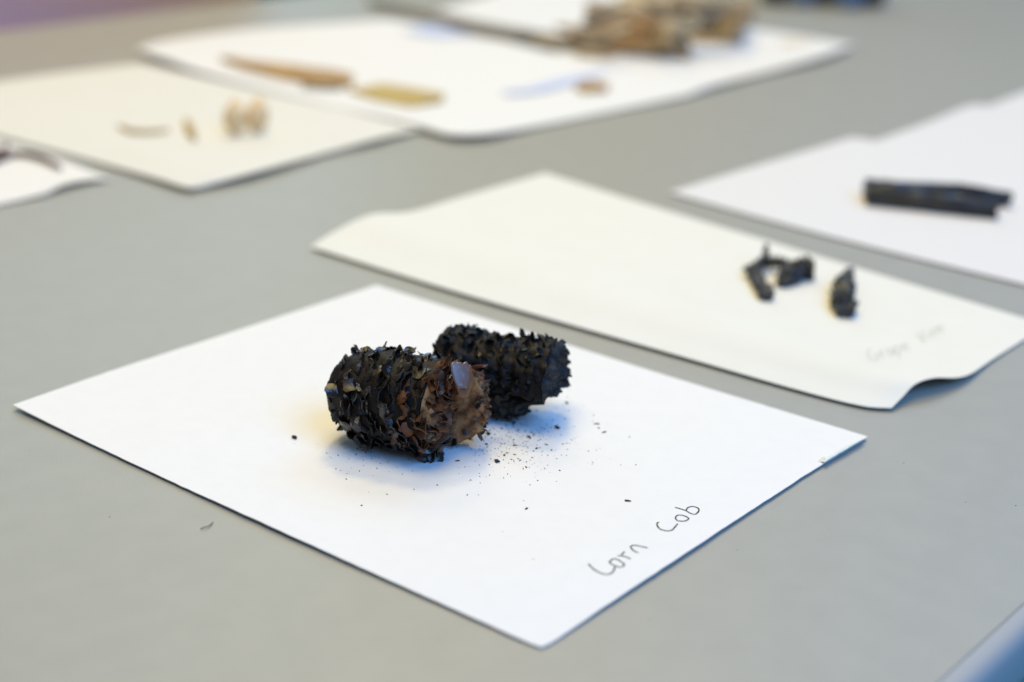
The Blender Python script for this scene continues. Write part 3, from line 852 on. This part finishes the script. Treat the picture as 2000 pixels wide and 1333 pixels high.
# ------------------------------------------------------------------ tan shells and slivers on the cream sheet at left
def shell(px, py, wd, ht, label, lean, rz, seed):
    a = on('p5', px, py)
    V = []; F = []; nu, nv = 12, 8
    for j in range(nv + 1):
        v = j / nv
        for i in range(nu):
            th = 2 * math.pi * i / nu
            r = math.sin(math.pi * min(.985, max(.015, v ** .85))) ** .7
            d = 1 + .10 * fbm(Vector((math.cos(th) + seed, math.sin(th), v * 2)), 3)
            V.append(Vector((wd / 2 * r * math.cos(th) * d, wd * .36 * r * math.sin(th) * d - .12 * ht * math.sin(math.pi * v), ht * v)))
    for j in range(nv):
        for i in range(nu):
            k = (i + 1) % nu; F.append((j * nu + i, j * nu + k, (j + 1) * nu + k, (j + 1) * nu + i))
    F += [tuple(range(nu))[::-1], tuple(nv * nu + i for i in range(nu))]
    return solo('shell_piece', *xf((V, F), a, rz, lean), M['tan'], label, 'shell', 'tan shell pieces on the cream sheet', True)
shell(460, 266, .0165, .0265, 'left of two upright tan shell pieces on the blurred cream sheet', rad(-22), rad(8), 1.)
shell(502, 262, .0170, .0270, 'right of two upright tan shell pieces, the one nearer the big white sheet', rad(-22), rad(-6), 5.)
def sliver(name, key, pts, m, label, cat, rr, flat=1.0, h=.0015):
    P = [on(key, x, y) + Vector((0, 0, h)) for x, y in pts]
    n = 14; path = catmull(P, n)
    V, F = tube(path, [rr * (.35 + .65 * math.sin(math.pi * (i + .6) / (n + 1.2))) for i in range(n + 1)], 8, .2, len(pts))
    return solo(name, V, F, m, label, cat, None, True)
sliver('seed_sliver', 'p5', [(363, 238), (370, 252), (381, 277)], M['straw'], 'slim yellowish sliver left of the upright tan shells', 'plant piece', .0036)
sliver('seed_sliver', 'p5', [(232, 250), (262, 262), (300, 262), (332, 258)], M['straw'], 'pale straw sliver lying flattest and farthest left on the cream sheet', 'plant piece', .0024)
# brown twig at the left edge
sliver('brown_twig', 'p6', [(-70, 336), (-20, 326), (8, 314), (32, 307), (66, 311), (96, 322), (120, 335)], M['darktwig'], 'bent brown twig on the white sheet at the left edge', 'twig', .0024, 1, .0024)
sliver('brown_twig', 'p6', [(-80, 330), (-20, 316), (8, 300), (14, 290)], M['darktwig'], 'dark short twig cut off by the left edge of the photo', 'twig', .0024, 1, .003)

# ------------------------------------------------------------------ wood on the far sheets
def slab(outline, z0, th, m, label, name, cat, seed, parent=None):
    """flat piece with the given pixel outline, thickness th"""
    P = [at(x, y, z0) for x, y in outline]
    c = sum(P, Vector()) / len(P)
    ring = [P[i].lerp(P[(i + 1) % len(P)], q / 5) for i in range(len(P)) for q in range(5)]
    n = len(ring); V = []
    for z, s in ((0, .97), (th * .35, 1.0), (th * .85, .985), (th, .93)):
        for i, p in enumerate(ring):
            d = s * (1 + .025 * noise.noise(Vector((i * .8, seed, z * 300))))
            q = c + (p - c) * d; V.append(Vector((q.x, q.y, z0 + z + (th * .12 * noise.noise(q * 60) if z > 0 else 0))))
    F = [(k * n + i, k * n + (i + 1) % n, (k + 1) * n + (i + 1) % n, (k + 1) * n + i) for k in range(3) for i in range(n)]
    F += [tuple(range(n))[::-1], tuple(3 * n + i for i in range(n))]
    return solo(name, V, F, m, label, cat)
wedge = slab([(430, 122), (500, 132), (585, 142), (640, 148), (692, 158), (688, 172), (620, 172), (545, 158), (470, 138)], .0022, .0062, M['wood'],
     'long tan wood wedge tapering to the left on the large white sheet', 'wood_wedge', 'wood', 1.)
onto('bark_strip', tube(catmull([at(592, 170, .0045), at(630, 172, .0050), at(668, 173, .0045)], 10), [.0024] * 11, 7, .4, 3.), M['bark'], wedge)
slab([(680, 184), (745, 172), (868, 191), (866, 201), (806, 217), (740, 204)], .0022, .0045, M['woodgold'],
     'flat golden-brown wood block right of the tan wedge', 'wood_block', 'wood', 2.)
slab([(1122, 176), (1150, 166), (1190, 172), (1186, 180), (1140, 182)], .0024, .0040, M['wood'], 'small orange-tan chip at the end of the pale blue paper strip', 'wood_chip', 'wood chip', 3.)  # the pale blue strip stands in for a cast shadow
slab([(1520, 84), (1560, 78), (1592, 82), (1572, 90), (1535, 92)], .0026, .0015, M['tan_stain'], 'faint reddish-tan fleck on the far white sheet at right', 'plant_fleck', 'plant piece', 4.)

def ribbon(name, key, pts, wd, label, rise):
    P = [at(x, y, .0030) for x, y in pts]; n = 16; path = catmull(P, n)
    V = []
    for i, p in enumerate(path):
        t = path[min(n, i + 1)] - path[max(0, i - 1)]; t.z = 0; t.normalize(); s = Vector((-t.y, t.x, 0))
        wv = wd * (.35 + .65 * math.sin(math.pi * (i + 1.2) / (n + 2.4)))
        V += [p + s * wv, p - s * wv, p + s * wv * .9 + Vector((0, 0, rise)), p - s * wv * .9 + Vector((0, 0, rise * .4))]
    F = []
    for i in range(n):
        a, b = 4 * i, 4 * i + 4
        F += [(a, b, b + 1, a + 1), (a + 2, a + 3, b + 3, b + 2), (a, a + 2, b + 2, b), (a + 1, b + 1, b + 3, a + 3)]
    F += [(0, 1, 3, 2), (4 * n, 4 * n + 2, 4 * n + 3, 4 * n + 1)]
    return solo(name, V, F, M['blueshade'], label, 'paper strip')  # ribbon stands in for a cast shadow
ribbon('shade_strip', 'p7', [(985, 182), (1040, 176), (1100, 160), (1178, 142)], .0085, 'narrow pale blue paper strip in front of the wood heap', .0006)  # cast shadow on the far sheet, modelled as a pale blue strip
slab([(786, 62), (840, 48), (880, 55), (935, 70), (850, 72)], .0024, .0008, M['blueshade'], 'pale blue paper scrap beside the long thin stalk', 'shade_patch', 'paper scrap', 6.)  # bluish shadow under the stalk, laid down as a coloured patch

# long thin stalk running into the heap
solo('stalk', *tube(catmull([at(722, 4, .006), at(800, 22, .008), at(900, 50, .008), at(990, 68, .007), at(1080, 76, .008), at(1150, 92, .010)], 26),
     [.0032 + .0012 * (i / 26) for i in range(27)], 8, .25, 2.), M['bark'], 'long thin grey-brown stalk running from the top of the photo into the wood heap', 'stalk', None, True)

# heap of split wood and bark
def chunk(px, py, z, sx, sy, sz, rz, ry, m, label, seed, group='wood pieces of the far heap', taper=.2):
    a = at(px, py, z)
    vf = lump(sx, sy, sz, 6, .32, 2.2, seed, 3.4, taper)
    v, f = xf(vf, (0, 0, 0), rad(rz), 0, rad(ry))
    zmin = min(q.z for q in v)
    return solo('wood_chunk', [q + Vector((a.x, a.y, z - zmin)) for q in v], f, m, label, 'wood', group)
chunk(1295, 62, .002, .100, .040, .034, 4, 0, M['wooda'], 'long pale log piece lying along the back of the heap', 1.)
chunk(1400, 66, .002, .075, .036, .036, 20, 0, M['bark'], 'dark bark-covered chunk at the right of the heap', 2.)
chunk(1425, 72, .002, .030, .026, .030, 40, 10, M['wooda'], 'pale blunt end piece at the far right of the heap', 3.)
chunk(1180, 100, .002, .060, .018, .014, -18, 4, M['bark'], 'dark flat bark splinter at the front left of the heap', 4.)
chunk(1225, 105, .002, .058, .018, .013, -30, -6, M['woodb'], 'rust-brown splinter at the very front of the heap', 5.)
chunk(1275, 104, .002, .050, .017, .016, -42, 8, M['wooda'], 'pale splinter at the front middle of the heap', 6.)
chunk(1312, 102, .002, .046, .016, .018, -58, 12, M['bark'], 'dark steep splinter at the front right of the heap', 7.)
chunk(1215, 84, .010, .055, .018, .014, 12, -8, M['wooda'], 'pale splinter lying across the front bark splinter', 8.)
chunk(1265, 84, .012, .034, .022, .022, 30, 14, M['woodb'], 'rust-brown lump in the middle of the heap', 9.)
chunk(1245, 40, .026, .095, .026, .014, 6, 3, M['wooda'], 'pale slat on top of the back log', 10.)
chunk(1360, 50, .026, .050, .030, .020, -10, -5, M['bark'], 'dark lump on top at the right of the heap', 11.)
chunk(1290, 92, .010, .042, .014, .014, -70, 10, M['wooda'], 'pale small splinter leaning over the front of the heap', 12.)

chunk(1190, 66, .016, .050, .020, .014, -8, 6, M['bark'], 'dark bark piece at the left end of the back log', 13.)
chunk(1330, 74, .018, .044, .020, .018, 34, -10, M['wooda'], 'pale chip wedged between the bark chunk and the splinters', 14.)
chunk(1150, 84, .006, .040, .012, .010, 22, 8, M['woodb'], 'rust-brown chip where the thin stalk meets the heap', 15.)
chunk(1385, 28, .036, .070, .022, .016, 8, 4, M['wooda'], 'pale slat over the dark bark chunk', 16.)
chunk(1445, 46, .022, .026, .022, .020, 50, -12, M['woodb'], 'rust-brown end lump at the right tip of the heap', 17.)

chunk(1085, 92, .002, .042, .011, .008, -10, 3, M['wooda'], 'thin tan sliver lying left of the heap beside the stalk', 18.)
chunk(1035, 80, .002, .036, .010, .007, -16, 3, M['bark'], 'thin grey-brown sliver farthest left of the heap along the stalk', 19.)

for k, (px, py, z, rz, ry, ln, m, lb) in enumerate((
        (1120, 70, .004, 30, 10, .040, 'wooda', 'thin pale splinter at the upper left corner of the heap'),
        (1165, 112, .002, -24, 0, .036, 'wooda', 'thin pale splinter lying in front of the dark front bark splinter'),
        (1330, 112, .002, -64, 0, .030, 'wooda', 'thin pale splinter pointing at the viewer at the front right'),
        (1205, 62, .030, 40, -14, .046, 'woodb', 'thin rust splinter leaning across the pale top slat'),
        (1300, 40, .040, -35, 12, .052, 'bark', 'thin dark splinter lying crosswise on top of the heap'),
        (1400, 84, .002, -15, 0, .050, 'wooda', 'thin pale splinter along the front of the dark bark chunk'))):
    chunk(px, py, z, ln, .008, .007, rz, ry, M[m], lb, 30. + k)

# containers standing at the far right end of the table
def jar(px, py, r, h, m, label):
    a = at(px, py, 0.0004); n = 20
    prof = [(.92, 0), (1, .006), (1, h * .82), (.8, h * .90), (.8, h * .93)]
    root = tag(empty('jar', a), label, 'jar', 'jars at the far end of the table')
    V = [Vector((r * k * math.cos(6.2832 * i / n), r * k * math.sin(6.2832 * i / n), z)) for k, z in prof for i in range(n)]
    F = [(j * n + i, j * n + (i + 1) % n, (j + 1) * n + (i + 1) % n, (j + 1) * n + i) for j in range(len(prof) - 1) for i in range(n)]
    F += [tuple(range(n))[::-1], tuple((len(prof) - 1) * n + i for i in range(n))]
    part('body', V, F, m, root, True)
    lp = [(.84, h * .932), (.86, h * .94), (.86, h), (.80, h * 1.01)]
    V = [Vector((r * k * math.cos(6.2832 * i / n), r * k * math.sin(6.2832 * i / n), z)) for k, z in lp for i in range(n)]
    F = [(j * n + i, j * n + (i + 1) % n, (j + 1) * n + (i + 1) % n, (j + 1) * n + i) for j in range(3) for i in range(n)]
    F += [tuple(range(n))[::-1], tuple(3 * n + i for i in range(n))]
    part('lid', V, F, M['metal'], root, True)
jar(1512, 6, .017, .07, M['jar'], 'dark jar at the top of the photo, nearest the wood heap')
jar(1568, 10, .014, .06, M['jarblue'], 'blue jar at the top of the photo, between the dark ones')
jar(1612, 8, .015, .07, M['jar'], 'dark jar right of the blue one at the top of the photo')
jar(1655, 14, .018, .06, M['jarblue'], 'wider blue jar at the top of the photo, second from the right')
jar(1700, 10, .016, .07, M['jar'], 'dark jar farthest right at the top of the photo')
